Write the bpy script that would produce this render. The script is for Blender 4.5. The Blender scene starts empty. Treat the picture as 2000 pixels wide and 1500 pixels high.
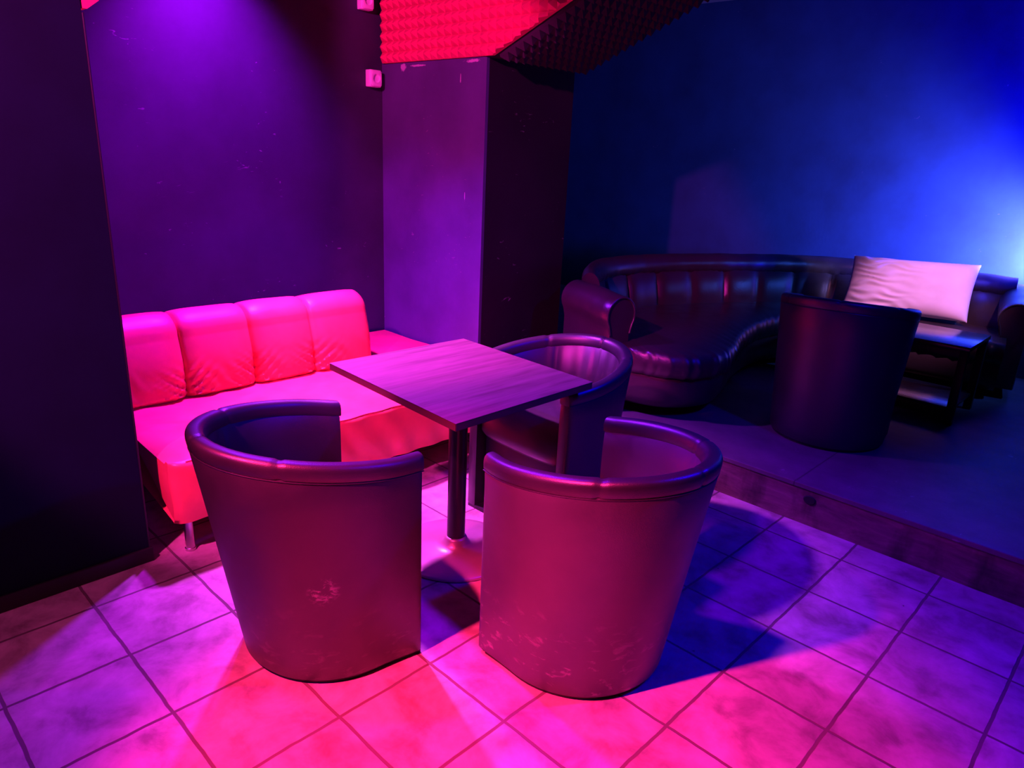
import bpy, bmesh, math, random
from mathutils import Vector, Matrix, noise

scene = bpy.context.scene
COL = scene.collection
PI = math.pi

# ------------------------------------------------------------------ camera
def make_camera():
    yaw, pitch, roll = 2.32797748, 0.314018710, 0.0480488
    f = Vector((math.cos(yaw) * math.cos(pitch), math.sin(yaw) * math.cos(pitch), -math.sin(pitch)))
    r = Vector((math.sin(yaw), -math.cos(yaw), 0.0))
    u = r.cross(f)
    r2 = math.cos(roll) * r + math.sin(roll) * u
    u2 = -math.sin(roll) * r + math.cos(roll) * u
    cd = bpy.data.cameras.new('camera')
    co = bpy.data.objects.new('camera', cd)
    COL.objects.link(co)
    m = Matrix.Identity(4)
    for i in range(3):
        m[i][0], m[i][1], m[i][2] = r2[i], u2[i], -f[i]
    m.translation = Vector((2.45932, -0.55947, 1.56368))
    co.matrix_world = m
    cd.sensor_width = 36.0
    cd.lens = 1399.37 / 2000.0 * 36.0
    cd.clip_start = 0.05
    scene.camera = co
make_camera()

# ------------------------------------------------------------------ exposure, world
vs = scene.view_settings
vs.view_transform = 'Standard'
vs.look = 'None'
vs.gamma = 1.0
vs.use_curve_mapping = False
vs.exposure = 0.0
w = bpy.data.worlds.new('world')
scene.world = w
w.use_nodes = True
bg = w.node_tree.nodes['Background']
bg.inputs['Color'].default_value = (0.10, 0.03, 0.40, 1)
bg.inputs['Strength'].default_value = 0.004

# ------------------------------------------------------------------ lamps of the club and added fill lights (all outside the frame)
def spot(name, loc, target, color, power, angle, blend, radius):
    d = bpy.data.lights.new(name, 'SPOT')
    d.color = color
    d.energy = power
    d.spot_size = math.radians(angle)
    d.spot_blend = blend
    d.shadow_soft_size = radius
    o = bpy.data.objects.new(name, d)
    COL.objects.link(o)
    o.location = loc
    o.rotation_euler = (Vector(target) - Vector(loc)).to_track_quat('-Z', 'Y').to_euler()
    return o

spot('violet_spotlight', (-0.78, 1.18, 2.32), (-0.1, 1.36, 0.0), (0.2923, 0.0123, 1.0), 650, 98, 1, 0.05)
spot('magenta_spotlight', (-0.78, 1.18, 2.32), (0.14, 1.38, 0.0), (1.0, 0.0928, 0.2319), 690, 64, 1, 0.05)
spot('violet_alcove_edge_spotlight', (-0.26, 0.83, 2.5), (1.24, 1.34, 0.0), (0.1778, 0.0, 1.0), 360, 62, 1, 0.06)
spot('violet_wall_washer', (-1.02, 1.12, 2.74), (-1.14, 1.12, 0.0), (0.4783, 0.0023, 1.0), 690, 92, 1, 0.05)
spot('red_spotlight', (0.93, -1.18, 2.75), (1.39, 0.56, 0.0), (1.0, 0.0169, 0.1822), 2250, 40, 1, 0.06)
spot('violet_fill_light', (0.35, -2.60, 2.60), (0.95, 0.80, 0.30), (0.05, 0.0, 1.0), 85, 80, 1.0, 0.1)  # added fill, brings violet onto the chair backs and front floor
spot('red_corner_fill', (0.93, -1.18, 2.75), (-0.02, 0.1, 0.0), (1.0, 0.08, 0.14), 100, 44, 1, 0.06)  # added weak red fill, brightens the floor by the left wall
spot('red_alcove_spotlight', (0.88, -1.18, 2.75), (-1.05, 1.32, 1.05), (1.0, 0.0268, 0.5244), 820, 60, 0.22, 0.05)
spot('blue_wall_lamp', (1.98, 5.12, 1.02), (1.18, 5.5, 1.52), (0.0, 0.0017, 1.0), 1150, 116, 0.6, 0.05)
spot('cyan_wall_lamp', (1.94, 5.24, 1.0), (1.32, 5.5, 1.12), (0.3947, 0.2763, 1.0), 760, 92, 0.9, 0.05)
spot('blue_sofa_fill', (2.75, 4.85, 1.95), (1.15, 5.0, 0.7), (0.0364, 0.1273, 1.0), 110, 62, 1, 0.05)  # added light, carries blue onto the right end of the curved sofa
spot('blue_spotlight', (2.7, 2.1, 2.62), (1.15, 0.95, 0.0), (0.0, 0.0, 1.0), 260, 114, 1, 0.06)
spot('pink_spotlight', (2.3, 3.3, 2.5), (1.16, 4.8, 0.74), (1.0, 0.288, 0.72), 375, 24, 0.9, 0.04)

# ------------------------------------------------------------------ materials
def mat(name):
    m = bpy.data.materials.new(name)
    m.use_nodes = True
    nt = m.node_tree
    return m, nt, nt.nodes['Principled BSDF']

def N(nt, kind, **kw):
    n = nt.nodes.new(kind)
    for k, v in kw.items():
        if k in n.inputs:
            n.inputs[k].default_value = v
        else:
            setattr(n, k, v)
    return n

def coords(nt, which='Object'):
    return nt.nodes.new('ShaderNodeTexCoord').outputs[which]

def ramp(nt, src, stops):
    r = nt.nodes.new('ShaderNodeValToRGB')
    e = r.color_ramp.elements
    while len(e) < len(stops):
        e.new(0.5)
    for i, (p, c) in enumerate(stops):
        e[i].position = p
        e[i].color = (c, c, c, 1) if isinstance(c, (int, float)) else (*c, 1)
    nt.links.new(src, r.inputs['Fac'])
    return r.outputs['Color']

def mix(nt, fac, a, b, mode='MIX'):
    n = nt.nodes.new('ShaderNodeMix')
    n.data_type = 'RGBA'
    n.blend_type = mode
    for s, v in ((n.inputs['Factor'], fac), (n.inputs[6], a), (n.inputs[7], b)):
        if isinstance(v, (int, float)):
            s.default_value = v
        elif isinstance(v, tuple):
            s.default_value = (*v, 1)
        else:
            nt.links.new(v, s)
    return n.outputs[2]

def mapping(nt, vec, scale=(1, 1, 1), loc=(0, 0, 0), rot=(0, 0, 0)):
    n = nt.nodes.new('ShaderNodeMapping')
    n.inputs['Scale'].default_value = scale
    n.inputs['Location'].default_value = loc
    n.inputs['Rotation'].default_value = rot
    nt.links.new(vec, n.inputs['Vector'])
    return n.outputs['Vector']

def tex_noise(nt, vec, scale, detail=4, rough=0.55, dist=0.0):
    n = N(nt, 'ShaderNodeTexNoise', Scale=scale, Detail=detail, Roughness=rough, Distortion=dist)
    nt.links.new(vec, n.inputs['Vector'])
    return n.outputs['Fac']

def bump(nt, bsdf, height, strength, dist):
    b = N(nt, 'ShaderNodeBump', Strength=strength, Distance=dist)
    nt.links.new(height, b.inputs['Height'])
    nt.links.new(b.outputs['Normal'], bsdf.inputs['Normal'])

def math_n(nt, op, a, b=None):
    n = nt.nodes.new('ShaderNodeMath')
    n.operation = op
    for i, v in enumerate((a, b)):
        if v is None:
            continue
        if isinstance(v, (int, float)):
            n.inputs[i].default_value = v
        else:
            nt.links.new(v, n.inputs[i])
    return n.outputs[0]

def plain(name, color, rough=0.5, metal=0.0, var=0.12, scale=6.0, bumpy=0.0, bscale=200.0):
    m, nt, b = mat(name)
    co = coords(nt)
    n = tex_noise(nt, co, scale)
    f = ramp(nt, n, [(0.3, 1.0 - var), (0.7, 1.0 + var)])
    nt.links.new(mix(nt, 1.0, color, f, 'MULTIPLY'), b.inputs['Base Color'])
    b.inputs['Roughness'].default_value = rough
    b.inputs['Metallic'].default_value = metal
    if bumpy:
        bump(nt, b, tex_noise(nt, co, bscale, 2), bumpy, 0.002)
    return m

def tile_material():
    m, nt, b = mat('glazed floor tile')
    co = coords(nt)
    T = 1.0 / 3.0
    wob = tex_noise(nt, co, 9.0, 2)
    sep = nt.nodes.new('ShaderNodeSeparateXYZ')
    nt.links.new(co, sep.inputs[0])
    ds = []
    for ax, half in ((0, 0.0056), (1, 0.0056)):
        jit = math_n(nt, 'MULTIPLY', math_n(nt, 'SUBTRACT', wob, 0.5), 0.010)
        t = math_n(nt, 'DIVIDE', math_n(nt, 'ADD', sep.outputs[ax], jit), T)
        fr = math_n(nt, 'FRACT', math_n(nt, 'ADD', t, 0.5))
        d = math_n(nt, 'MULTIPLY', math_n(nt, 'ABSOLUTE', math_n(nt, 'SUBTRACT', fr, 0.5)), T)
        ds.append(math_n(nt, 'DIVIDE', d, half))
    d = math_n(nt, 'MINIMUM', ds[0], ds[1])
    g = ramp(nt, d, [(0.75, 0.0), (1.0, 1.0)])
    # each tile a slightly different tone
    fl = nt.nodes.new('ShaderNodeVectorMath'); fl.operation = 'FLOOR'
    nt.links.new(mapping(nt, co, (3, 3, 0.0), (0, 0, 0.5)), fl.inputs[0])
    wn = nt.nodes.new('ShaderNodeTexWhiteNoise')
    nt.links.new(fl.outputs[0], wn.inputs['Vector'])
    tone = ramp(nt, wn.outputs['Value'], [(0.0, 0.86), (1.0, 1.0)])
    cloud = ramp(nt, tex_noise(nt, co, 6.5, 8, 0.62, 0.3), [(0.33, (0.27, 0.21, 0.17)), (0.50, (0.50, 0.42, 0.34)), (0.68, (0.66, 0.58, 0.48))])
    base = mix(nt, 1.0, cloud, tone, 'MULTIPLY')
    spots = ramp(nt, tex_noise(nt, co, 19.0, 3, 0.6), [(0.235, (0.10, 0.08, 0.07)), (0.27, (1, 1, 1))])
    base = mix(nt, 1.0, base, spots, 'MULTIPLY')
    wear = ramp(nt, tex_noise(nt, co, 2.0, 5), [(0.40, 0.72), (0.62, 1.0)])
    base = mix(nt, 1.0, base, wear, 'MULTIPLY')
    colr = mix(nt, g, (0.13, 0.095, 0.08), base)
    nt.links.new(colr, b.inputs['Base Color'])
    rg = ramp(nt, tex_noise(nt, co, 14, 4), [(0.3, 0.50), (0.7, 0.68)])
    nt.links.new(mix(nt, g, (0.9, 0.9, 0.9), rg), b.inputs['Roughness'])
    h = math_n(nt, 'ADD', g, math_n(nt, 'MULTIPLY', tex_noise(nt, co, 30, 4), 0.25))
    bump(nt, b, h, 0.5, 0.004)
    return m

def paint_material(name, color, scuff=(0.22, 0.20, 0.22), amount=0.70, rough=0.62, spec=0.35, chips=None):
    m, nt, b = mat(name)
    co = coords(nt, 'Object')
    cl = ramp(nt, tex_noise(nt, co, 2.2, 6, 0.6), [(0.3, 0.75), (0.7, 1.2)])
    base = mix(nt, 1.0, color, cl, 'MULTIPLY')
    big = tex_noise(nt, mapping(nt, co, (1, 1, 1), (3.1, 1.7, 0.4)), 3.0, 2)
    fine = tex_noise(nt, mapping(nt, co, (16, 14, 34), (0.3, 0.9, 2.0), (0.5, 0.25, 0.9)), 1.0, 2, 0.5, 1.6)
    s1 = ramp(nt, fine, [(amount, 0.0), (amount + 0.05, 0.75)])
    s2 = ramp(nt, big, [(0.50, 0.0), (0.62, 1.0)])
    s = mix(nt, 1.0, s1, s2, 'MULTIPLY')
    base = mix(nt, s, base, scuff)
    for (x, y, z, sx, sy, sz) in (chips or []):
        mp = mapping(nt, co, (1 / sx, 1 / sy, 1 / sz), (-x / sx, -y / sy, -z / sz))
        ln = nt.nodes.new('ShaderNodeVectorMath'); ln.operation = 'LENGTH'
        nt.links.new(mp, ln.inputs[0])
        k = math_n(nt, 'ADD', ln.outputs['Value'], math_n(nt, 'MULTIPLY', math_n(nt, 'SUBTRACT', tex_noise(nt, co, 70, 3), 0.5), 1.6))
        base = mix(nt, ramp(nt, k, [(0.55, 0.8), (0.85, 0.0)]), base, (0.50, 0.46, 0.50))
    nt.links.new(base, b.inputs['Base Color'])
    b.inputs['Roughness'].default_value = rough
    b.inputs['Specular IOR Level'].default_value = spec
    bump(nt, b, tex_noise(nt, co, 55, 5), 0.12, 0.003)
    return m

def leather(name, color, rough=0.42, grain=420.0, gs=0.12, crease=0.0, scuffs=None, low_scuff=0.0, spec=0.5, ior=1.5):
    m, nt, b = mat(name)
    co = coords(nt)
    cl = ramp(nt, tex_noise(nt, co, 5.0, 5), [(0.3, 0.86), (0.7, 1.12)])
    base = mix(nt, 1.0, color, cl, 'MULTIPLY')
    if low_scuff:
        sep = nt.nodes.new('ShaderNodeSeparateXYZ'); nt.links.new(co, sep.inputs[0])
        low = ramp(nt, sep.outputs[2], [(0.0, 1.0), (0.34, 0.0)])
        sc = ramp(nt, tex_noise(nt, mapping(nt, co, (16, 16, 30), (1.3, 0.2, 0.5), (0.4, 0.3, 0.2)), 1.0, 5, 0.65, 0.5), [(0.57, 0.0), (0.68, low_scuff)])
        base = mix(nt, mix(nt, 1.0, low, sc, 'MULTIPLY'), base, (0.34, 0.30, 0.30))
    for (x, y, z, rad) in (scuffs or []):
        dn = nt.nodes.new('ShaderNodeVectorMath'); dn.operation = 'DISTANCE'
        nt.links.new(co, dn.inputs[0]); dn.inputs[1].default_value = (x, y, z)
        near = ramp(nt, dn.outputs['Value'], [(rad * 0.5, 1.0), (rad, 0.0)])
        sc = ramp(nt, tex_noise(nt, mapping(nt, co, (34, 34, 70), (0.2, 0.7, 0.1), (0.7, 0.5, 0.3)), 1.0, 4, 0.65, 0.8), [(0.50, 0.0), (0.62, 0.5)])
        base = mix(nt, mix(nt, 1.0, near, sc, 'MULTIPLY'), base, (0.40, 0.36, 0.36))
    nt.links.new(base, b.inputs['Base Color'])
    rr = ramp(nt, tex_noise(nt, co, 9.0, 4), [(0.3, rough - 0.06), (0.7, rough + 0.06)])
    nt.links.new(rr, b.inputs['Roughness'])
    b.inputs['Specular IOR Level'].default_value = spec
    b.inputs['IOR'].default_value = ior
    v = N(nt, 'ShaderNodeTexVoronoi', Scale=grain)
    nt.links.new(co, v.inputs['Vector'])
    h = math_n(nt, 'MULTIPLY', v.outputs['Distance'], gs)
    if crease:
        cr = tex_noise(nt, mapping(nt, co, (1, 1, 1)), 13.0, 5, 0.62, 1.2)
        h = math_n(nt, 'ADD', h, math_n(nt, 'MULTIPLY', cr, crease))
    bump(nt, b, h, 0.5, 0.004)
    return m

def wood(name, c1, c2, rough, axis_scale=(40, 2.2, 40), spec=0.5, fine=1.0):
    m, nt, b = mat(name)
    co = coords(nt)
    n1 = tex_noise(nt, mapping(nt, co, axis_scale), 1.0, 6, 0.62, 0.8)
    n2 = tex_noise(nt, mapping(nt, co, tuple(s * 5 for s in axis_scale)), 1.0, 3)
    k = math_n(nt, 'ADD', math_n(nt, 'MULTIPLY', n1, 0.75), math_n(nt, 'MULTIPLY', n2, 0.25))
    nt.links.new(ramp(nt, k, [(0.36, c1), (0.62, c2)]), b.inputs['Base Color'])
    b.inputs['Roughness'].default_value = rough
    b.inputs['Specular IOR Level'].default_value = spec
    bump(nt, b, k, 0.10 * fine, 0.002)
    return m

M = {}
M['tile'] = tile_material()
M['alcove'] = paint_material('dark violet wall paint', (0.032, 0.030, 0.058))
M['alcove_side'] = paint_material('violet wall paint', (0.066, 0.060, 0.140), chips=[(-1.155, 2.22, 1.995, 0.030, 0.05, 0.024), (-1.02, 2.22, 2.000, 0.09, 0.05, 0.007), (-0.56, 2.22, 2.005, 0.07, 0.05, 0.010), (-0.655, 2.22, 1.92, 0.004, 0.05, 0.03), (-0.60, 2.22, 1.31, 0.004, 0.05, 0.03)])
M['pillar'] = paint_material('black wall paint', (0.014, 0.012, 0.016), spec=0.15, rough=0.8)
M['black'] = paint_material('matt black wall paint', (0.003, 0.010, 0.018), amount=0.80, rough=0.85, spec=0.12)
M['blue'] = paint_material('dark blue wall paint', (0.010, 0.055, 0.11), amount=0.74, rough=0.8)
M['ceil'] = plain('black ceiling paint', (0.02, 0.02, 0.022), 0.85)
M['base'] = plain('black skirting', (0.012, 0.012, 0.014), 0.45)
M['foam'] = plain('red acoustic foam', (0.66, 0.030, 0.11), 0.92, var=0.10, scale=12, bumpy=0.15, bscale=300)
M['chair'] = leather('black leatherette', (0.021, 0.020, 0.026), 0.42, spec=0.8, ior=1.6, low_scuff=0.0)
M['chair_back'] = leather('black leatherette with scuffs', (0.019, 0.018, 0.023), 0.47, spec=0.85, ior=1.6, low_scuff=0.20, scuffs=[(0.275, -0.155, 0.345, 0.052)])
M['chair_back_lit'] = leather('black leatherette in lit tone rubbed low down', (0.056, 0.047, 0.058), 0.46, spec=0.85, ior=1.6, low_scuff=0.75)  # lighter base stands in for red light on this back; low scuffs are wear
M['red'] = leather('red leather', (0.74, 0.125, 0.095), 0.40, 300, 0.10, crease=0.10)
M['brown'] = leather('dark brown leather', (0.030, 0.023, 0.027), 0.36, 260, 0.12, crease=0.5, spec=0.7)
M['table'] = wood('dark laminate wood', (0.085, 0.045, 0.052), (0.17, 0.095, 0.108), 0.42)
M['edge'] = plain('dark table edging', (0.10, 0.05, 0.04), 0.45)
M['coffee'] = wood('dark lacquered wood', (0.05, 0.030, 0.022), (0.10, 0.06, 0.045), 0.22, (2.2, 40, 40))
M['coffee_leg'] = plain('black stained wood', (0.02, 0.014, 0.012), 0.45)
M['metal_black'] = plain('black powder coated metal', (0.03, 0.03, 0.034), 0.32, 0.3)
M['metal_base'] = plain('brushed steel plate', (0.42, 0.34, 0.34), 0.36, 0.5)
M['chrome'] = plain('brushed steel', (0.62, 0.60, 0.60), 0.30, 1.0)
M['socket'] = plain('white plastic', (0.80, 0.80, 0.78), 0.40, var=0.03)
M['socket_in'] = plain('grey plastic', (0.34, 0.34, 0.34), 0.5)
M['hole'] = plain('dark hole', (0.01, 0.01, 0.01), 0.8)
M['pillow'] = None
M['thread'] = plain('pale piping', (0.55, 0.5, 0.48), 0.5)

def pillow_mat():
    m, nt, b = mat('pale cotton')
    co = coords(nt)
    base = ramp(nt, tex_noise(nt, co, 7, 4), [(0.3, (0.70, 0.66, 0.66)), (0.7, (0.80, 0.76, 0.76))])
    nt.links.new(base, b.inputs['Base Color'])
    b.inputs['Roughness'].default_value = 0.9
    b.inputs['Sheen Weight'].default_value = 0.15
    bump(nt, b, tex_noise(nt, co, 400, 2), 0.15, 0.001)
    return m
M['pillow'] = pillow_mat()

def platform_mat():
    m, nt, b = mat('worn dark platform flooring')
    co = coords(nt)
    n = tex_noise(nt, co, 5.0, 8, 0.65)
    c = ramp(nt, n, [(0.3, (0.10, 0.085, 0.085)), (0.7, (0.17, 0.145, 0.14))])
    sep = nt.nodes.new('ShaderNodeSeparateXYZ'); nt.links.new(co, sep.inputs[0])
    seam = math_n(nt, 'ABSOLUTE', math_n(nt, 'SUBTRACT', math_n(nt, 'FRACT', math_n(nt, 'DIVIDE', math_n(nt, 'ADD', sep.outputs[0], 0.52), 1.25)), 0.5))
    sm = ramp(nt, seam, [(0.002, 0.35), (0.004, 1.0)])
    c = mix(nt, 1.0, c, sm, 'MULTIPLY')
    sc = ramp(nt, tex_noise(nt, mapping(nt, co, (30, 18, 30), (0, 0, 0), (0, 0, 0.6)), 1.0, 4, 0.6, 0.6), [(0.68, 0.0), (0.75, 0.6)])
    c = mix(nt, sc, c, (0.34, 0.32, 0.32))
    nt.links.new(c, b.inputs['Base Color'])
    b.inputs['Roughness'].default_value = 0.55
    bump(nt, b, tex_noise(nt, co, 60, 5), 0.25, 0.003)
    return m
M['platform'] = platform_mat()

def riser_mat():
    m, nt, b = mat('stained wooden step face')
    co = coords(nt)
    n = tex_noise(nt, mapping(nt, co, (3, 3, 14)), 1.6, 8, 0.7, 0.6)
    c = ramp(nt, n, [(0.3, (0.085, 0.045, 0.040)), (0.55, (0.20, 0.11, 0.095)), (0.75, (0.30, 0.19, 0.165))])
    st = ramp(nt, tex_noise(nt, mapping(nt, co, (7, 7, 2.5)), 1.0, 5), [(0.36, 0.35), (0.52, 1.0)])
    c = mix(nt, 1.0, c, st, 'MULTIPLY')
    nt.links.new(c, b.inputs['Base Color'])
    b.inputs['Roughness'].default_value = 0.6
    bump(nt, b, tex_noise(nt, co, 70, 5), 0.3, 0.003)
    return m
M['riser'] = riser_mat()

# ------------------------------------------------------------------ mesh helpers
def link(name, bm, material, parent=None, smooth=True, angle=40):
    me = bpy.data.meshes.new(name)
    bm.normal_update()
    bm.to_mesh(me)
    bm.free()
    mats = material if isinstance(material, (list, tuple)) else [material]
    for mm in mats:
        me.materials.append(mm)
    if smooth:
        for p in me.polygons:
            p.use_smooth = True
        try:
            me.set_sharp_from_angle(angle=math.radians(angle))
        except Exception:
            pass
    o = bpy.data.objects.new(name, me)
    COL.objects.link(o)
    if parent is not None:
        o.parent = parent
    return o

def thing(name, label, cat, loc=(0, 0, 0), rz=0.0, group=None):
    o = bpy.data.objects.new(name, None)
    o.empty_display_size = 0.1
    COL.objects.link(o)
    o.location = loc
    o.rotation_euler = (0, 0, rz)
    o['label'] = label
    o['category'] = cat
    if group:
        o['group'] = group
    return o

def tag(o, label, cat, group=None):
    o['label'] = label
    o['category'] = cat
    if group:
        o['group'] = group
    return o

def struct(name, bm, material, label=None, smooth=False):
    o = link(name, bm, material, None, smooth)
    o['kind'] = 'structure'
    if label:
        o['label'] = label
    return o

def add_box(bm, lo, hi, bevel=0.0, seg=2):
    r = bmesh.ops.create_cube(bm, size=1.0)
    vs_ = r['verts']
    for v in vs_:
        v.co = Vector([lo[i] + (v.co[i] + 0.5) * (hi[i] - lo[i]) for i in range(3)])
    if bevel:
        es = set()
        for v in vs_:
            for e in v.link_edges:
                es.add(e)
        bmesh.ops.bevel(bm, geom=list(es), offset=bevel, segments=seg, affect='EDGES', profile=0.5)

def box(lo, hi, bevel=0.0, seg=2):
    bm = bmesh.new()
    add_box(bm, lo, hi, bevel, seg)
    return bm

def add_grid(bm, rows, closed_u=False, closed_v=False, cap=False):
    """rows: list of lists of points; u runs along a row, v over the rows"""
    V = [[bm.verts.new(p) for p in r] for r in rows]
    nv, nu = len(V), len(V[0])
    for j in range(nv if closed_v else nv - 1):
        for i in range(nu if closed_u else nu - 1):
            a, b = V[j][i], V[j][(i + 1) % nu]
            c, d = V[(j + 1) % nv][(i + 1) % nu], V[(j + 1) % nv][i]
            try:
                bm.faces.new((a, b, c, d))
            except ValueError:
                pass
    if cap and closed_u:
        bm.faces.new(V[0][::-1])
        bm.faces.new(V[-1])
    return V

def lathe(profile, n=48):
    bm = bmesh.new()
    rows = []
    for (r, z) in profile:
        rows.append([(max(r, 1e-4) * math.cos(2 * PI * i / n), max(r, 1e-4) * math.sin(2 * PI * i / n), z) for i in range(n)])
    add_grid(bm, rows, closed_u=True, cap=True)
    bmesh.ops.recalc_face_normals(bm, faces=bm.faces)
    return bm

def prism(poly, axis, a, b):
    """extrude a 2-D polygon; axis 'x','y','z' is the extrusion direction"""
    def P(p, t):
        return {'y': (p[0], t, p[1]), 'x': (t, p[0], p[1]), 'z': (p[0], p[1], t)}[axis]
    bm = bmesh.new()
    A = [bm.verts.new(P(p, a)) for p in poly]
    B = [bm.verts.new(P(p, b)) for p in poly]
    n = len(poly)
    for i in range(n):
        bm.faces.new((A[i], A[(i + 1) % n], B[(i + 1) % n], B[i]))
    bm.faces.new(A[::-1])
    bm.faces.new(B)
    bmesh.ops.recalc_face_normals(bm, faces=bm.faces)
    return bm

def lerp(a, b, t):
    return a + (b - a) * t

def sstep(a, b, x):
    t = min(1.0, max(0.0, (x - a) / (b - a)))
    return t * t * (3 - 2 * t)

def catmull(P, n):
    """resample a polyline of tuples smoothly with n points"""
    P = [Vector(p) for p in P]
    out = []
    m = len(P) - 1
    for k in range(n):
        t = k / (n - 1) * m
        i = min(int(t), m - 1)
        u = t - i
        p0 = P[i - 1] if i > 0 else P[0] * 2 - P[1]
        p1, p2 = P[i], P[i + 1]
        p3 = P[i + 2] if i + 2 <= m else P[m] * 2 - P[m - 1]
        out.append(0.5 * ((2 * p1) + (p2 - p0) * u + (2 * p0 - 5 * p1 + 4 * p2 - p3) * u * u + (3 * p1 - p0 - 3 * p2 + p3) * u ** 3))
    return out

def tube(pts, r, n=8):
    bm = bmesh.new()
    rows = []
    for i, p in enumerate(pts):
        p = Vector(p)
        t = (Vector(pts[min(i + 1, len(pts) - 1)]) - Vector(pts[max(i - 1, 0)])).normalized()
        a = t.orthogonal().normalized() if i == 0 else (a - t * a.dot(t)).normalized()
        b = t.cross(a)
        rows.append([p + (a * math.cos(2 * PI * k / n) + b * math.sin(2 * PI * k / n)) * r for k in range(n)])
    add_grid(bm, rows, closed_u=True, cap=True)
    bmesh.ops.recalc_face_normals(bm, faces=bm.faces)
    return bm

# ------------------------------------------------------------------ the room
PL_Y, PL_Z = 2.52, 0.19          # platform edge and height
NX, NY0, NY1 = -1.36, 0.25, 2.22  # alcove back wall, its two side walls
LX, PX, PY1 = -0.18, -0.455, 2.93  # left wall face, pillar face, pillar far side
CZ, BWY, FZ = 2.85, 5.50, 2.018

struct('floor', box((-1.8, -3.6, -0.12), (4.6, PL_Y + 0.02, 0.0)), M['tile'], 'beige square ceramic tile floor')
bm = box((-3.2, PL_Y, -0.10), (4.6, BWY + 0.1, PL_Z), 0.004, 2)
for f in bm.faces:
    f.material_index = 1 if f.normal.y < -0.7 else 0
o = struct('floor_platform', bm, [M['platform'], M['riser']], 'raised dark platform floor with worn step face')
struct('trim_1', box((-0.43, PL_Y - 0.006, PL_Z - 0.020), (4.6, PL_Y + 0.014, PL_Z + 0.003), 0.003), M['platform'], 'edging strip along the platform step')
bm = lathe([(0.0, -0.004), (0.020, -0.004), (0.024, 0.0), (0.020, 0.004), (0.0, 0.004)], 20)
bmesh.ops.transform(bm, matrix=Matrix.Translation((1.435, PL_Y - 0.002, 0.125)) @ Matrix.Rotation(PI / 2, 4, 'X') @ Matrix.Diagonal((1.2, 0.9, 1.0, 1.0)), verts=bm.verts)
tag(link('vent_hole', bm, M['hole']), 'dark round hole in the face of the platform step', 'hole')

struct('wall_left', box((-1.5, -3.6, 0), (LX, NY0, CZ)), M['black'], 'matt black wall left of the alcove')
struct('baseboard_left', box((LX, -3.6, 0), (LX + 0.014, NY0 + 0.012, 0.058), 0.003), M['base'], 'black skirting board')
struct('trim_2', box((LX - 0.035, NY0, 0.0), (LX + 0.004, NY0 + 0.006, 1.905), 0.002), M['base'], 'black corner bead on the left wall edge')
struct('wall_alcove_back', box((NX - 0.15, NY0, 0), (NX, NY1, CZ)), M['alcove'], 'dark violet back wall of the seating alcove')
struct('wall_alcove_right', box((NX - 0.05, NY1, 0), (PX, NY1 + 0.02, FZ + 0.02)), M['alcove_side'], 'violet painted side wall of the alcove')
struct('wall_pillar', box((-1.55, NY1 + 0.02, 0), (PX, PY1, CZ)), M['pillar'], 'dark wall pier between the alcove and the platform')
struct('wall_back', box((-3.3, BWY, 0), (4.6, BWY + 0.15, CZ)), M['blue'], 'dark wall behind the platform')
struct('wall_recess', box((-3.35, PY1, 0), (-3.2, BWY, CZ)), M['blue'])
struct('wall_recess_front', box((-3.2, PY1 - 0.15, 0), (-1.55, PY1, CZ)), M['blue'])
struct('wall_right', box((4.6, -3.6, 0), (4.75, BWY, CZ)), M['black'])
struct('wall_front', box((-1.5, -3.75, 0), (4.75, -3.6, CZ)), M['black'])
struct('ceiling', box((-3.35, -3.75, CZ), (4.75, BWY + 0.15, CZ + 0.1)), M['ceil'])

# raked haunch over the pier: rises towards the room
SL = 0.2025 / 0.487

hx = lambda z: PX + 0.05 + (z - FZ) / SL
struct('wall_haunch', prism([(PX - 0.01, FZ), (hx(FZ), FZ), (hx(CZ), CZ), (PX - 0.01, CZ)], 'y', NY1, PY1), M['pillar'], 'raked haunch above the wall pier')

# ------------------------------------------------------------------ acoustic foam
def pyramid_sheet(nu, nv, pitch, depth, back):
    """local sheet in u (x) and v (z); tips toward -y, back at y=0"""
    bm = bmesh.new()
    W, H = nu * pitch, nv * pitch
    G = {}
    K = 2
    for j in range(nv * K + 1):
        for i in range(nu * K + 1):
            tip = (i % K == 1) and (j % K == 1)
            y = -(back + depth) if tip else -back
            G[i, j] = bm.verts.new((i * pitch / K, y, j * pitch / K))
    for j in range(0, nv * K, K):
        for i in range(0, nu * K, K):
            c = G[i + 1, j + 1]
            ring = [G[i, j], G[i + 1, j], G[i + 2, j], G[i + 2, j + 1], G[i + 2, j + 2], G[i + 1, j + 2], G[i, j + 2], G[i, j + 1]]
            for k in range(8):
                bm.faces.new((ring[k], ring[(k + 1) % 8], c))
    return bm, W, H

def close_sheet(bm):
    """give the clipped sheet its edge and back by extruding the open border to y = 0"""
    be = [e for e in bm.edges if e.is_boundary]
    r = bmesh.ops.extrude_edge_only(bm, edges=be)
    for v in r['geom']:
        if isinstance(v, bmesh.types.BMVert):
            v.co.y = 0.0
    bmesh.ops.recalc_face_normals(bm, faces=bm.faces)

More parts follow.
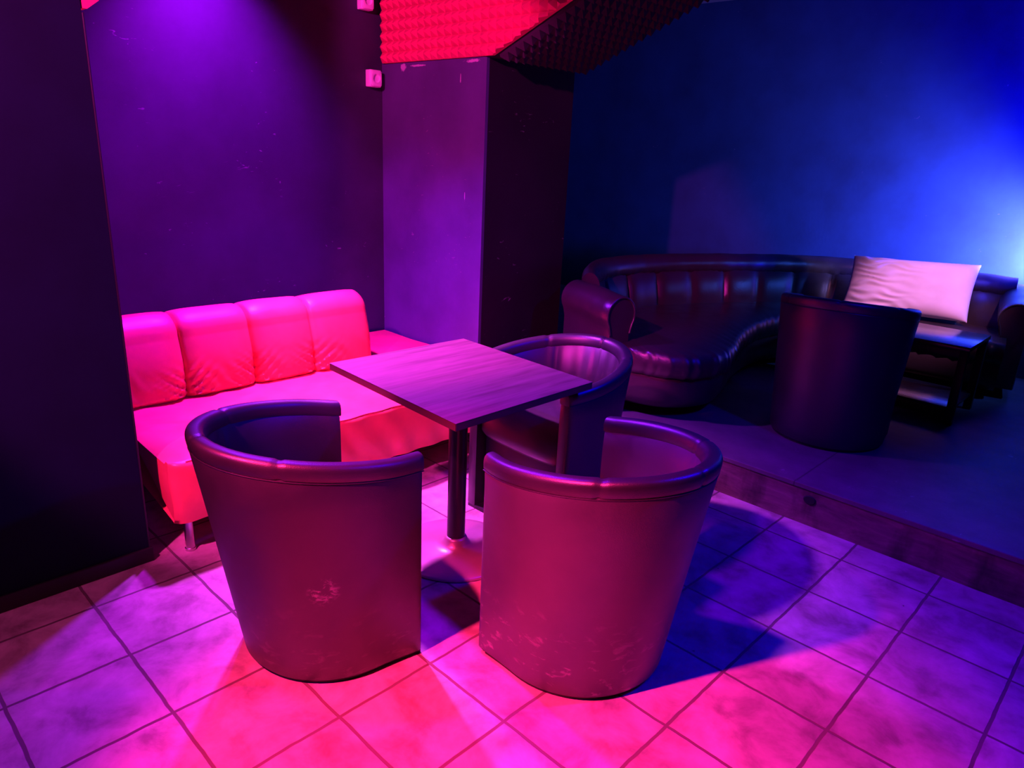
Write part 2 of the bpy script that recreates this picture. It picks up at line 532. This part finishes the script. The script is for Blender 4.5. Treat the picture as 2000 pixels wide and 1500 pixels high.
def foam_wall_panel():
    p = 0.0565
    bm, W, H = pyramid_sheet(46, 15, p, 0.036, 0.016)
    x0 = NX + 0.025
    for v in bm.verts:
        v.co.x += x0
        v.co.z += FZ + 0.004
        v.co.y += 0
    nrm = Vector((SL, 0, -1)).normalized()   # points out of the kept region
    bmesh.ops.bisect_plane(bm, geom=bm.verts[:] + bm.edges[:] + bm.faces[:], plane_co=(hx(FZ) + 0.008, 0, FZ + 0.004), plane_no=nrm, clear_outer=True)
    bmesh.ops.bisect_plane(bm, geom=bm.verts[:] + bm.edges[:] + bm.faces[:], plane_co=(0, 0, CZ - 0.01), plane_no=(0, 0, 1), clear_outer=True)
    close_sheet(bm)
    for v in bm.verts:
        v.co.y += NY1
    return bm
tag(link('acoustic_foam_panel', foam_wall_panel(), M['foam'], smooth=False), 'red lit pyramid foam sheet high on the alcove side wall', 'foam panel', 'acoustic foam sheets')

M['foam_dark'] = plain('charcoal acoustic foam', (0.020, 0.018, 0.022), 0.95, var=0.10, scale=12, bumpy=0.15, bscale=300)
def foam_soffit_panel():
    p = 0.0565
    bm, W, H = pyramid_sheet(12, 26, p, 0.036, 0.016)
    close_sheet(bm)
    # u -> world y, v -> up the slope, -y -> out of the slope
    up = Vector((1, 0, SL)).normalized()
    out = Vector((SL, 0, -1)).normalized()
    for v in bm.verts:
        u, y, s = v.co
        v.co = Vector((hx(FZ), NY1 + 0.012 + u, FZ)) + up * (s + 0.03) + out * (-y)
    bmesh.ops.recalc_face_normals(bm, faces=bm.faces)
    return bm
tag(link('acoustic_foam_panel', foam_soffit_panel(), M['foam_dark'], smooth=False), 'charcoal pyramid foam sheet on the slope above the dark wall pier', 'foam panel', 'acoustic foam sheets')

def foam_left_panel():
    p = 0.0565
    bm, W, H = pyramid_sheet(21, 16, p, 0.036, 0.014)
    for v in bm.verts:
        v.co.x += -1.33
        v.co.z += 1.916
    bmesh.ops.bisect_plane(bm, geom=bm.verts[:] + bm.edges[:] + bm.faces[:], plane_co=(-0.172, 0, 0), plane_no=(1, 0, 0), clear_outer=True)
    close_sheet(bm)
    for v in bm.verts:
        v.co.y = NY0 + 0.001 - v.co.y
    bmesh.ops.recalc_face_normals(bm, faces=bm.faces)
    return bm
tag(link('acoustic_foam_panel', foam_left_panel(), M['foam'], smooth=False), 'red foam tip showing past the top of the left wall edge', 'foam panel', 'acoustic foam sheets')

# ------------------------------------------------------------------ sockets on the alcove wall
def socket(y0, z0, label):
    W, H, D = 0.080, 0.094, 0.058
    t = thing('wall_socket', label, 'socket', (NX, y0 + W / 2, z0), 0, 'white surface sockets on the alcove wall')
    link('socket_housing', box((0, -W / 2, 0), (D * 0.8, W / 2, H), 0.005, 3), M['socket'], t)
    bm = bmesh.new()
    n = 32
    # face plate with a round well
    zc = H / 2
    sq = []
    for i in range(n):
        a = 2 * PI * i / n
        c, s = math.cos(a), math.sin(a)
        k = 1 / max(abs(c) / (W / 2 - 0.004), abs(s) / (H / 2 - 0.004))
        sq.append((c * k, zc + s * k))
    rows = [[(D * 0.78, y, z) for y, z in sq], [(D * 0.97, y, z) for y, z in sq]]
    rows.append([(D, lerp(y, 0, 0.05), lerp(z, zc, 0.05)) for y, z in sq])
    for rr, xx in ((0.0245, D), (0.0235, D - 0.002), (0.0215, D - 0.016)):
        rows.append([(xx, rr * math.cos(2 * PI * i / n), zc + rr * math.sin(2 * PI * i / n)) for i in range(n)])
    add_grid(bm, rows, closed_u=True)
    bmesh.ops.recalc_face_normals(bm, faces=bm.faces)
    fp = link('face_plate', bm, M['socket'], t)
    bm = lathe([(0, -0.001), (0.0212, -0.001), (0.0212, 0.002), (0.0, 0.002)], 28)
    bmesh.ops.transform(bm, matrix=Matrix.Translation((D - 0.016, 0, zc)) @ Matrix.Rotation(PI / 2, 4, 'Y'), verts=bm.verts)
    link('socket_insert', bm, M['socket_in'], fp)
    for s in (-1, 1):
        bm = lathe([(0, 0), (0.0028, 0), (0.0028, 0.003), (0, 0.003)], 12)
        bmesh.ops.transform(bm, matrix=Matrix.Translation((D - 0.0150, s * 0.0095, zc)) @ Matrix.Rotation(PI / 2, 4, 'Y'), verts=bm.verts)
        link('pin_hole', bm, M['hole'], fp)
    return t
socket(2.100, 1.886, 'white wall socket in full view below the foam sheet corner')
socket(2.050, 2.289, 'white wall socket cut off by the top of the picture')

# ------------------------------------------------------------------ red alcove sofa
def red_sofa():
    t = thing('sofa', 'red leather sofa with channelled backrest built into the alcove', 'sofa', (-0.70, 1.24, 0))
    ox, oy = -0.70, 1.24
    # seat: a soft slab with a draped front
    x0, x1, y0, y1, zb, zt = NX + 0.025, -0.095, 0.335, NY1 - 0.02, 0.150, 0.400
    prof = []      # (x, z) from bottom front, up and over to the back
    for k in range(13):
        u = k / 12
        prof.append((x1 + 0.012 * math.sin(u * PI), lerp(zb, zt - 0.024, u)))
    for k in range(1, 7):
        a = k / 6 * PI / 2
        prof.append((x1 - 0.024 + 0.024 * math.cos(a), zt - 0.024 + 0.024 * math.sin(a)))
    nx = 44
    for k in range(1, nx + 1):
        u = k / nx
        prof.append((lerp(x1 - 0.024, x0, u), zt + 0.010 * math.sin(min(1, u * 1.9) * PI)))
    ny = 130
    rows = []
    for j in range(ny + 1):
        v = j / ny
        # rounded left end
        row = []
        for i, (x, z) in enumerate(prof):
            y = lerp(y0, y1, v)
            n = noise.noise(Vector((x * 5, y * 3.5, z * 5)))
            top = i >= 19
            if top:
                d = (x1 - x)
                w1 = math.sin((y * 26 + x * 31) + 3.5 * n) * 0.0040 * sstep(0.45, 0.1, abs(y - 1.05)) * sstep(0.55, 0.30, d)
                w2 = math.sin((y * 34 - x * 22) + 4.0 * n) * 0.0032 * sstep(0.55, 0.2, abs(y - 0.55))
                z += w1 + w2 + 0.004 * n
            else:
                h = (z - zb) / (zt - zb)
                x += math.sin(y * 42 + z * 26 + 2.0 * n) * 0.0062 * sstep(1.0, 0.45, abs(h - 0.35)) * (0.6 + n) + 0.003 * n
            e = min(1.0, v * ny / 9.0)
            q = 1 - math.sqrt(max(0.0, 1 - (1 - e) ** 2))
            if not top:
                x -= 0.030 * q
            else:
                z -= 0.016 * q
                if x > x1 - 0.16:
                    x -= 0.028 * q * (1 - (x1 - x) / 0.16)
            row.append((x - ox, y - oy, z))
        rows.append(row)
    bm = bmesh.new()
    V = add_grid(bm, rows)
    # left end panel: shorter toward the wall (its hem rises)
    end = rows[0]
    hem = []
    for (x, y, z) in end:
        d = max(0.0, (x1 - 0.03 - ox) - x)
        zh = zb + 0.003 + min(0.20, 0.60 * d)
        hem.append((x - 0.012, y + 0.004, min(zh, z)))
    mid = [(lerp(a[0], b[0], 0.5), min(a[1], b[1]) - 0.002, lerp(a[2], b[2], 0.5)) for a, b in zip(end, hem)]
    add_grid(bm, [hem, mid, end])
    # right end + underside
    r = rows[-1]
    add_grid(bm, [r, [(x, y, zb) for (x, y, z) in r]])
    add_grid(bm, [[(end[0][0], end[0][1], zb), (r[0][0], r[0][1], zb)], [(x0 - ox, end[0][1] + .01, zb + 0.19), (x0 - ox, r[0][1], zb)]])
    bmesh.ops.remove_doubles(bm, verts=bm.verts, dist=0.0004)
    bmesh.ops.recalc_face_normals(bm, faces=bm.faces)
    link('seat', bm, M['red'], t, angle=50)
    # seam piping along the front edge
    pts = [(rows[j][16][0] + 0.001, rows[j][16][1], rows[j][16][2] + 0.001) for j in range(4, ny + 1, 2)]
    link('seat_piping', tube(pts, 0.0030, 6), M['red'], t)

    # backrest: one cushion in channels
    by0, by1 = 0.315, 1.722
    seams = [0.688, 1.026, 1.358]
    bounds = [by0 - 0.02] + seams + [by1]
    fp = []     # front profile, bottom front -> top -> back bottom (x, z)
    fp.append((-0.800, 0.395))
    for k in range(1, 20):
        u = k / 19
        fp.append((lerp(-0.772, -0.822, u) - 0.012 * math.sin(u * PI) * -1, lerp(0.402, 0.690, u)))
    cx, cz, rx, rz = -0.945, 0.690, 0.123, 0.098
    for k in range(1, 15):
        a = k / 14 * PI
        fp.append((cx + rx * math.cos(a), cz + rz * math.sin(a)))
    fp.append((-1.072, 0.40))
    nF = len(fp)
    ny = 200
    rows = []
    for j in range(ny + 1):
        y = lerp(by0, by1, j / ny)
        for b in range(len(bounds) - 1):
            if bounds[b] <= y <= bounds[b + 1] + 1e-6:
                a0, a1 = bounds[b], bounds[b + 1]
        s = (y - a0) / (a1 - a0)
        puff = (1 - abs(2 * s - 1) ** 5.0)
        ds = min(abs(y - q) for q in seams)
        groove = math.exp(-(ds / 0.006) ** 2)
        sg = min(seams, key=lambda q: abs(y - q))
        ydist = y - sg
        row = []
        for i, (x, z) in enumerate(fp):
            out = Vector((1, 0.25)).normalized() if z < 0.69 else Vector((x - cx, (z - cz))).normalized()
            front = 1.0 if (x > cx) else 0.4
            d = 0.020 * puff * front - 0.013 * groove * front - 0.010
            if z < 0.58 and x > cx:
                # gathers fanning up from each seam's foot
                u = sstep(0.60, 0.47, z)
                fan = math.exp(-(ydist / 0.11) ** 2)
                ph = abs(ydist) * 95 - (z - 0.40) * 150
                n = noise.noise(Vector((y * 9, z * 9, 1.7)))
                d += 0.0085 * u * fan * math.sin(ph + 2 * n) - 0.010 * u * math.exp(-(ydist / 0.025) ** 2)
                d += 0.0018 * math.sin(y * 55 + z * 60 + 5 * n) * u
            d += 0.004 * noise.noise(Vector((y * 4, z * 4, x * 4)))
            e = 1.0
            if y > by1 - 0.05:
                q = (y - (by1 - 0.05)) / 0.05
                d -= 0.030 * (1 - math.sqrt(max(0, 1 - q * q)))
            row.append((x + out[0] * d - ox, y - oy, z + out[1] * d))
        rows.append(row)
    bm = bmesh.new()
    V = add_grid(bm, rows)
    bm.faces.new(V[0][::-1]); bm.faces.new(V[-1])
    bmesh.ops.recalc_face_normals(bm, faces=bm.faces)
    link('backrest', bm, M['red'], t, angle=60)
    # steel legs
    for (x, y) in ((-0.155, 0.395), (-0.155, 2.08), (-1.22, 0.42), (-1.22, 2.08)):
        bm = lathe([(0.0, 0.0), (0.0195, 0.0), (0.0205, 0.003), (0.0205, 0.012), (0.0178, 0.014), (0.0178, 0.148), (0.034, 0.150), (0.034, 0.155), (0, 0.155)], 24)
        bmesh.ops.translate(bm, vec=(x - ox, y - oy, 0), verts=bm.verts)
        link('leg', bm, M['chrome'], t)
    return t
red_sofa()

# ------------------------------------------------------------------ the square pedestal table
def pedestal_table():
    c = Vector((0.5425, 1.1795))
    t = thing('pedestal_table', 'square wood-top table on a black round pedestal in the middle', 'table', (c.x, c.y, 0))
    cor = [(0.144, 0.866), (0.929, 0.817), (0.929, 1.498), (0.167, 1.537)]
    poly = [(x - c.x, y - c.y) for x, y in cor]
    bm = prism(poly, 'z', 0.758, 0.760)
    bmesh.ops.bevel(bm, geom=[e for e in bm.edges], offset=0.0008, segments=1, affect='EDGES')
    link('tabletop', bm, M['table'], t, smooth=False)
    bm = prism([(x * 0.9985, y * 0.9985) for x, y in poly], 'z', 0.733, 0.758)
    bmesh.ops.bevel(bm, geom=[e for e in bm.edges], offset=0.0015, segments=2, affect='EDGES')
    link('table_edge', bm, M['edge'], t, smooth=False)
    bm = lathe([(0, 0.722), (0.13, 0.722), (0.13, 0.733), (0, 0.733)], 32)
    link('mounting_plate', bm, M['metal_black'], t)
    prof = [(0.0, 0.0)]
    prof += [(0.232, 0.0), (0.240, 0.004), (0.240, 0.010), (0.235, 0.016), (0.21, 0.0195), (0.15, 0.023), (0.09, 0.027), (0.066, 0.033), (0.052, 0.046), (0.045, 0.062), (0.0395, 0.070), (0.0, 0.070)]
    link('base', lathe(prof, 72), M['metal_base'], t, angle=60)
    link('column', lathe([(0.0, 0.066), (0.0365, 0.066), (0.0365, 0.70), (0.0365, 0.722), (0.0, 0.722)], 40), M['metal_black'], t)
    return t
pedestal_table()

# ------------------------------------------------------------------ tub chairs
WF, WM, BT, FR, HF, WMB, BB, HB = 0.297, 0.332, 0.410, 0.166, 0.703, 0.288, 0.286, 0.784
def u_curve(wf, wm, b, f, n_arc=120):
    P = [(wf + (wm - wf) * (1 - s * s), f * s) for s in (1.0, 0.93, 0.86, 0.78, 0.70, 0.62, 0.54, 0.46, 0.38, 0.30, 0.22, 0.14, 0.07)]
    A = [(wm * math.cos(th), -b * math.sin(th)) for th in [PI * k / n_arc for k in range(n_arc + 1)]]
    return [Vector(p) for p in P + A + [(-x, y) for x, y in reversed(P)]]
def rim_z(y):
    return HF + (HB - HF) * min(1, max(0, (FR - y) / (FR + BT)))

def tub_chair(label, loc, rz, back_mat, seat_tilt=0.0):
    t = thing('tub_chair', label, 'chair', loc, rz, 'black tub chairs')
    T = u_curve(WF, WM, BT, FR)
    B = u_curve(WF, WMB, BB, FR)
    n = len(T)
    inn = []
    for i in range(n):
        d = T[min(i + 1, n - 1)] - T[max(i - 1, 0)]
        v = Vector((-d.y, d.x)).normalized()       # left of the walking direction
        if v.dot(-Vector((T[i].x, T[i].y + 0.02))) < 0:
            v = -v
        inn.append(v)
    inn[0] = Vector((-1, 0)); inn[-1] = Vector((1, 0))
    TH = 0.058
    def section(i, shrink=0.0, fwd=0.0):
        zr = rim_z(T[i].y)
        pts = []
        def at(u, d, z):
            p = B[i].lerp(T[i], u) + inn[i] * d
            return (p.x, p.y + fwd, z)
        zs = [0.014, 0.02, 0.08, 0.16, 0.24, 0.32, 0.40, 0.48, 0.55, 0.60]
        for z in zs:
            bulge = 0.0
            pts.append(at(z / zr, 0.004 - bulge if z > 0.015 else 0.008, z))
        pts.append(at((zr - 0.058) / zr, 0.003, zr - 0.058)); pts.append(at((zr - 0.05) / zr, 0.007, zr - 0.050))
        pts.append(at((zr - 0.03) / zr, 0.016, zr - 0.036))
        pts.append(at((zr - 0.03) / zr, TH - 0.016, zr - 0.036))
        pts.append(at((zr - 0.05) / zr, TH - 0.004, zr - 0.050))
        for z in [0.60, 0.56, 0.52, 0.48, 0.44, 0.40, 0.36, 0.30, 0.20, 0.014]:
            s = i / (n - 1)
            pl = 0.0
            w = sstep(0.22, 0.36, s) * sstep(0.78, 0.64, s)
            if z > 0.3:
                nn = noise.noise(Vector((s * 7, z * 2, 0.3)))
                pl = 0.0045 * w * math.sin(s * 92 + z * 8 + 3 * nn) * sstep(0.40, 0.56, z)
                sm = min(abs(s - q) for q in (0.30, 0.5, 0.70))
                pl -= 0.006 * math.exp(-(sm / 0.006) ** 2)
            pts.append(at(z / zr, TH + pl, z))
        if shrink:
            cx = sum(p[0] for p in pts) / len(pts); cz = sum(p[2] for p in pts) / len(pts)
            ic = inn[i]
            for k, (x, y, z) in enumerate(pts):
                x = x + (cx - x) * min(1.0, shrink / max(abs(x - cx), 1e-4)) if abs(x - cx) > 1e-4 else x
                z = z + (cz - z) * min(1.0, shrink / max(abs(z - cz), 1e-4)) if z > 0.5 else z
                pts[k] = (x, y, z)
        return pts
    rows = [section(0, 0.010, 0.0), section(0, 0.003, -0.004), ] + [section(i) for i in range(1, n - 1)] + [section(n - 1, 0.003, -0.004), section(n - 1, 0.010, 0.0)]
    bm = bmesh.new()
    add_grid(bm, rows, closed_u=True, cap=True)
    bmesh.ops.recalc_face_normals(bm, faces=bm.faces)
    link('shell', bm, back_mat, t, angle=55)
    # padded roll along the top
    def roll(i, shrink=0.0, fwd=0.0):
        zr = rim_z(T[i].y)
        pts = []
        s = i / (n - 1)
        seam = min(abs(s - q) for q in (0.27, 0.5, 0.73))
        g = 0.0045 * math.exp(-(seam / 0.006) ** 2)
        rx, rzz = TH / 2 - 0.002 - g - shrink, 0.033 - g - shrink
        for k in range(25):
            a = PI * k / 24
            ca, sa = math.cos(a), math.sin(a)
            d = TH / 2 - rx * math.copysign(abs(ca) ** 0.75, ca)
            z = zr - 0.033 + rzz * abs(sa) ** 0.75
            p = B[i].lerp(T[i], z / zr) + inn[i] * d
            pts.append((p.x, p.y + fwd, z))
        for (d, dz) in ((TH / 2 + rx - 0.0005, -0.047), (TH / 2 + rx - 0.004, -0.052), (TH / 2 - rx + 0.004, -0.052), (TH / 2 - rx + 0.0005, -0.047)):
            p = B[i].lerp(T[i], (zr + dz) / zr) + inn[i] * d
            pts.append((p.x, p.y + fwd, zr + dz))
        return pts
    rows = [roll(0, 0.006, 0.003), roll(0, 0.002, 0.0015)] + [roll(i) for i in range(0, n)] + [roll(n - 1, 0.002, 0.0015), roll(n - 1, 0.006, 0.003)]
    rows = rows[:2] + rows[3:-3] + rows[-2:]
    bm = bmesh.new()
    add_grid(bm, rows, closed_u=True, cap=True)
    bmesh.ops.recalc_face_normals(bm, faces=bm.faces)
    rr = link('top_roll', bm, M['chair'], t, angle=50)
    # stitching below the roll
    pts = []
    for i in range(0, n):
        zr = rim_z(T[i].y)
        p = B[i].lerp(T[i], (zr - 0.053) / zr) + inn[i] * 0.0038
        pts.append((p.x, p.y, zr - 0.053))
    link('seam_piping', tube(pts, 0.0022, 6), M['chair'], rr)
    # seat cushion
    plan = []
    for i in range(n):
        p = B[i].lerp(T[i], 0.55) + inn[i] * (TH + 0.004)
        if p.y <= FR - 0.03:
            plan.append(p)
    a, b = plan[-1], plan[0]
    fr = []
    for k in range(1, 20):
        u = k / 20
        fr.append(Vector((lerp(a.x, b.x, u), FR - 0.028 + 0.030 * (1 - abs(2 * u - 1) ** 3))))
    plan = plan + fr
    cen = Vector((0, -0.06))
    def loop(inset, z, frontpush=0.0):
        out = []
        for p in plan:
            d = (cen - p)
            q = p + d.normalized() * min(inset, d.length * 0.98)
            fy = frontpush * sstep(0.0, FR, p.y)
            zz = z
            if z > 0.46:
                zz += 0.004 * noise.noise(Vector((q.x * 6, q.y * 6, 0)))
            out.append((q.x, q.y + fy, zz))
        return out
    rows = [loop(0.28, 0.36), loop(0.05, 0.36), loop(0.012, 0.366), loop(0.0, 0.385, 0.004), loop(0.0, 0.42, 0.004), loop(0.002, 0.455, -0.003), loop(0.010, 0.478, -0.010), loop(0.028, 0.493, -0.014), loop(0.06, 0.503, -0.012), loop(0.12, 0.511), loop(0.20, 0.516), loop(0.30, 0.518)]
    bm = bmesh.new()
    add_grid(bm, rows, closed_u=True, cap=True)
    bmesh.ops.recalc_face_normals(bm, faces=bm.faces)
    link('seat_cushion', bm, M['chair'], t, angle=60)
    # recessed front panel under the seat, and feet pads
    bm = box((-WF + TH + 0.002, FR - 0.075, 0.03), (WF - TH - 0.002, FR - 0.055, 0.358), 0.003)
    link('front_panel', bm, M['chair'], t)
    bm = prism([tuple(B[i] + inn[i] * 0.014) for i in range(0, n, 3)], 'z', 0.0, 0.016)
    link('base_plate', bm, M['base'], t)
    return t

tub_chair('black tub chair at front left with pale scuff on its back', (0.636, 0.547, 0), -0.114, M['chair_back'])
tub_chair('black tub chair at front right with red lit rubbed back', (1.244, 1.099, 0), 1.489, M['chair_back_lit'])
tub_chair('black tub chair behind the pedestal table facing the camera', (0.578, 1.634, 0), 3.093, M['chair'])
tub_chair('unlit black tub chair on the platform before the coffee table', (1.199, 3.257, PL_Z), 0.219, M['chair'])

# ------------------------------------------------------------------ curved leather sofa on the platform
def curved_sofa():
    O = Vector((0.5, 4.0, PL_Z))
    t = thing('curved_sofa', 'dark leather curved sofa with rolled back on the platform', 'sofa', O)
    Bp = [(-0.08, 2.74), (-0.28, 3.00), (-0.42, 3.30), (-0.42, 3.66), (-0.32, 4.0), (-0.13, 4.38), (0.11, 4.74), (0.42, 5.06), (0.86, 5.22), (1.24, 5.25), (1.58, 5.24)]
    Fp = [(0.34, 2.63), (0.58, 2.71), (0.70, 2.92), (0.66, 3.17), (0.54, 3.5), (0.46, 3.87), (0.46, 4.2), (0.62, 4.47), (1.0, 4.60), (1.38, 4.64), (1.70, 4.63)]
    n = 181
    Bc = catmull([(x, y, 0) for x, y in Bp], n)
    Fc = catmull([(x, y, 0) for x, y in Fp], n)
    arc = [0.0]
    for i in range(1, n):
        arc.append(arc[-1] + (Bc[i] - Bc[i - 1]).length)
    arf = [0.0]
    for i in range(1, n):
        arf.append(arf[-1] + (Fc[i] - Fc[i - 1]).length)
    def frame(i):
        d = (Fc[i] - Bc[i]).normalized()
        return Bc[i], d, (Fc[i] - Bc[i]).length
    def pt(i, s, z):       # s metres from the roll axis toward the seat front
        b, d, L = frame(i)
        p = b + d * s
        return Vector((p.x - O.x, p.y - O.y, z - O.z))
    def sweep(name, prof_fn, material, parent=t, angle=55):
        rows = [prof_fn(i) for i in range(n)]
        bm = bmesh.new()
        add_grid(bm, rows, closed_u=True, cap=True)
        bmesh.ops.recalc_face_normals(bm, faces=bm.faces)
        return link(name, bm, material, parent, angle=angle)
    def base(i):
        L = frame(i)[2]
        return [pt(i, s, z) for s, z in ((-0.07, 0.25), (L - 0.10, 0.25), (L - 0.075, 0.262), (L - 0.055, 0.30), (L - 0.04, 0.40), (L - 0.05, 0.43), (-0.07, 0.43))]
    sweep('base', base, M['brown'])
    def seat(i):
        L = frame(i)[2]
        w = noise.noise(Vector((arf[i] * 14, 0.2, 0.7)))
        k = 0.006 * math.sin(arf[i] * 70 + 4 * w) + 0.006 * w
        P = []
        P.append(pt(i, 0.05, 0.432)); P.append(pt(i, L - 0.06, 0.432))
        for a in range(0, 11):
            th = -PI / 2 + PI * a / 10
            P.append(pt(i, L - 0.045 + 0.055 * math.cos(th) + k * math.cos(th), 0.502 + (0.070 + 0.4 * k) * math.sin(th)))
        for s in (0.85, 0.6, 0.4, 0.2):
            P.append(pt(i, lerp(0.10, L - 0.05, s), 0.578 + 0.012 * math.sin(s * PI) + 0.004 * noise.noise(Vector((arf[i] * 5, s * 5, 0)))))
        P.append(pt(i, 0.05, 0.575))
        return P
    sweep('seat_cushion', seat, M['brown'])
    def back(i):
        P = []
        pitch = 0.30
        ph = (arc[i] / pitch) % 1.0
        ch = 0.026 * (1 - abs(2 * ph - 1) ** 3.5) - 0.012 * math.exp(-((0.5 - abs(ph - 0.5)) / 0.035) ** 2)
        for s, z, k in ((0.16, 0.44, 0), (0.160, 0.56, 0.5), (0.145, 0.64, 1), (0.118, 0.72, 1), (0.085, 0.79, 0.8), (0.05, 0.825, 0.3), (-0.05, 0.83, 0), (-0.085, 0.78, 0), (-0.09, 0.44, 0)):
            P.append(pt(i, s + ch * k, z))
        return P
    sweep('backrest', back, M['brown'])
    def rollp(i):
        P = []
        w = noise.noise(Vector((arc[i] * 9, 1.1, 0.4)))
        for k in range(20):
            a = 2 * PI * k / 20
            inner = sstep(0.3, -0.5, math.sin(a)) * (1 if math.cos(a) > 0 else 0.3)
            rr = 0.085 + 0.0045 * inner * math.sin(arc[i] * 88 + 5 * w + a * 1.5) + 0.004 * w
            P.append(pt(i, 0.012 + rr * 1.05 * math.cos(a), 0.838 + rr * 0.92 * math.sin(a)))
        return P
    sweep('back_roll', rollp, M['brown'])
    def arm(i, side, lab=None):
        # scroll arm: panel across the seat end with a round top, front scroll toward the seat front
        b, d, L = frame(i)
        tan = (Bc[min(i + 1, n - 1)] - Bc[max(i - 1, 0)]).normalized()
        if side < 0:
            tan = -tan
        tan = (tan - d * tan.dot(d)).normalized()      # outward, across the arm
        reach = 0.46 if side > 0 else 0.34
        prof = []          # (across, z)
        W, R = 0.075, 0.105
        prof += [(-W, 0.26), (-W, 0.66)]
        for k in range(0, 19):
            a = PI * 1.18 - (PI * 1.36) * k / 18
            prof.append((R * math.cos(a), 0.765 + R * 0.95 * math.sin(a)))
        prof += [(W, 0.66), (W, 0.26)]
        rows = []
        m = 16
        for j in range(m + 1):
            s = lerp(-0.08, reach, j / m)
            sh = 0.0
            row = []
            for (ac, z) in prof:
                dz = -0.055 * sstep(0.2, 1.0, j / m) if side > 0 else -0.02 * sstep(0.3, 1.0, j / m)
                kk = 1.0
                if j == m: kk = 0.90
                p = b + d * s + tan * (ac * kk + 0.03)
                row.append((p.x - O.x, p.y - O.y, z + dz * (1 if z > 0.4 else 0) - O.z - (0.006 if j == m and z > 0.6 else 0)))
            rows.append(row)
        bm = bmesh.new()
        add_grid(bm, rows, closed_u=True, cap=True)
        bmesh.ops.recalc_face_normals(bm, faces=bm.faces)
        a_o = link('arm', bm, M['brown'], t, angle=45)
        pts = [Vector(p) + Vector((d.x, d.y, 0)) * 0.004 for p in rows[m][1:-1]]
        link('arm_piping', tube([tuple(p) for p in pts], 0.006, 8), M['brown'], a_o)
        return a_o
    arm(0, -1)
    arm(n - 1, 1)
    for i, s in ((6, 0.5), (6, 0.05), (60, 0.8), (60, 0.05), (120, 0.6), (120, 0.05), (n - 4, 0.5), (n - 4, 0.02)):
        b, d, L = frame(i)
        p = b + d * (L * s)
        bm = lathe([(0, 0), (0.022, 0), (0.030, 0.062), (0, 0.062)], 16)
        bmesh.ops.translate(bm, vec=(p.x - O.x, p.y - O.y, 0.0), verts=bm.verts)
        link('foot', bm, M['coffee_leg'], t)
    return t
curved_sofa()

# ------------------------------------------------------------------ pillow
def pillow():
    bl, br = Vector((0.66, 4.72, 0.600)), Vector((1.415, 4.90, 0.620))
    upv = Vector((-0.03, 0.17, 0.365))
    cen = (bl + br) / 2
    t = thing('pillow', 'large pale oblong cotton pillow leaning on the curved sofa', 'pillow', (cen.x, cen.y, 0.60))
    ux = (br - bl)
    W, H = ux.length, upv.length
    X, Z = ux.normalized(), upv.normalized()
    Yn = Z.cross(X).normalized()        # points to the back
    nx, nz = 90, 56
    bm = bmesh.new()
    def surf(side):
        rows = []
        for j in range(nz + 1):
            v = j / nz * 2 - 1
            row = []
            for i in range(nx + 1):
                u = i / nx * 2 - 1
                px = u * W / 2 * (1 - 0.035 * (1 - v * v) * abs(u) ** 3)
                pz = v * H / 2 * (1 - 0.05 * (1 - u * u) * abs(v) ** 3)
                th = 0.085 * (max(0, 1 - u ** 4) ** 0.55) * (max(0, 1 - v ** 4) ** 0.55)
                q = noise.noise(Vector((u * 2.4, v * 2.4, 3.0 * side)))
                edge = (abs(u) ** 3)
                wr = 0.0075 * math.sin(v * 26 + 3 * u + 5 * q) * sstep(0.35, -0.85, u) * sstep(1.0, 0.80, abs(u))
                wr += 0.006 * math.sin(v * 20 + u * 14 + 4 * q) * sstep(0.2, -0.8, v) * sstep(1.0, 0.85, abs(v)) * sstep(0.7, 0.0, abs(u + 0.4))
                th2 = th + wr * (1 if side < 0 else 0.5) + 0.006 * q * th / 0.085
                p = cen + upv / 2 + X * px + Z * pz + Yn * (max(th2, 0.0) * side)
                row.append((p.x - cen.x, p.y - cen.y, p.z - 0.60))
            rows.append(row)
        return rows
    add_grid(bm, surf(-1)); add_grid(bm, surf(1))
    bmesh.ops.remove_doubles(bm, verts=bm.verts, dist=0.0006)
    bmesh.ops.recalc_face_normals(bm, faces=bm.faces)
    link('pillow_cover', bm, M['pillow'], t, angle=80)
    return t
pillow()

# ------------------------------------------------------------------ coffee table
def coffee_table():
    x0, x1, y0, y1 = 0.80, 1.645, 3.945, 4.430
    O = Vector(((x0 + x1) / 2, (y0 + y1) / 2, PL_Z))
    t = thing('coffee_table', 'low dark wooden coffee table with a lower shelf by the sofa', 'table', O)
    hx_, hy = (x1 - x0) / 2, (y1 - y0) / 2
    link('tabletop', box((-hx_, -hy, 0.437), (hx_, hy, 0.462), 0.002, 2), M['coffee'], t)
    for sx in (-1, 1):
        for sy in (-1, 1):
            cx, cy = sx * (hx_ - 0.026), sy * (hy - 0.026)
            link('leg', box((cx - 0.021, cy - 0.021, 0), (cx + 0.021, cy + 0.021, 0.437), 0.002), M['coffee_leg'], t)
    link('shelf', box((-hx_ + 0.02, -hy + 0.012, 0.085), (hx_ - 0.02, hy - 0.012, 0.103), 0.002), M['coffee'], t)
    for sy in (-1, 1):
        link('apron', box((-hx_ + 0.047, sy * (hy - 0.022) - 0.009, 0.392), (hx_ - 0.047, sy * (hy - 0.022) + 0.009, 0.437), 0.001), M['coffee_leg'], t)
    return t
coffee_table()
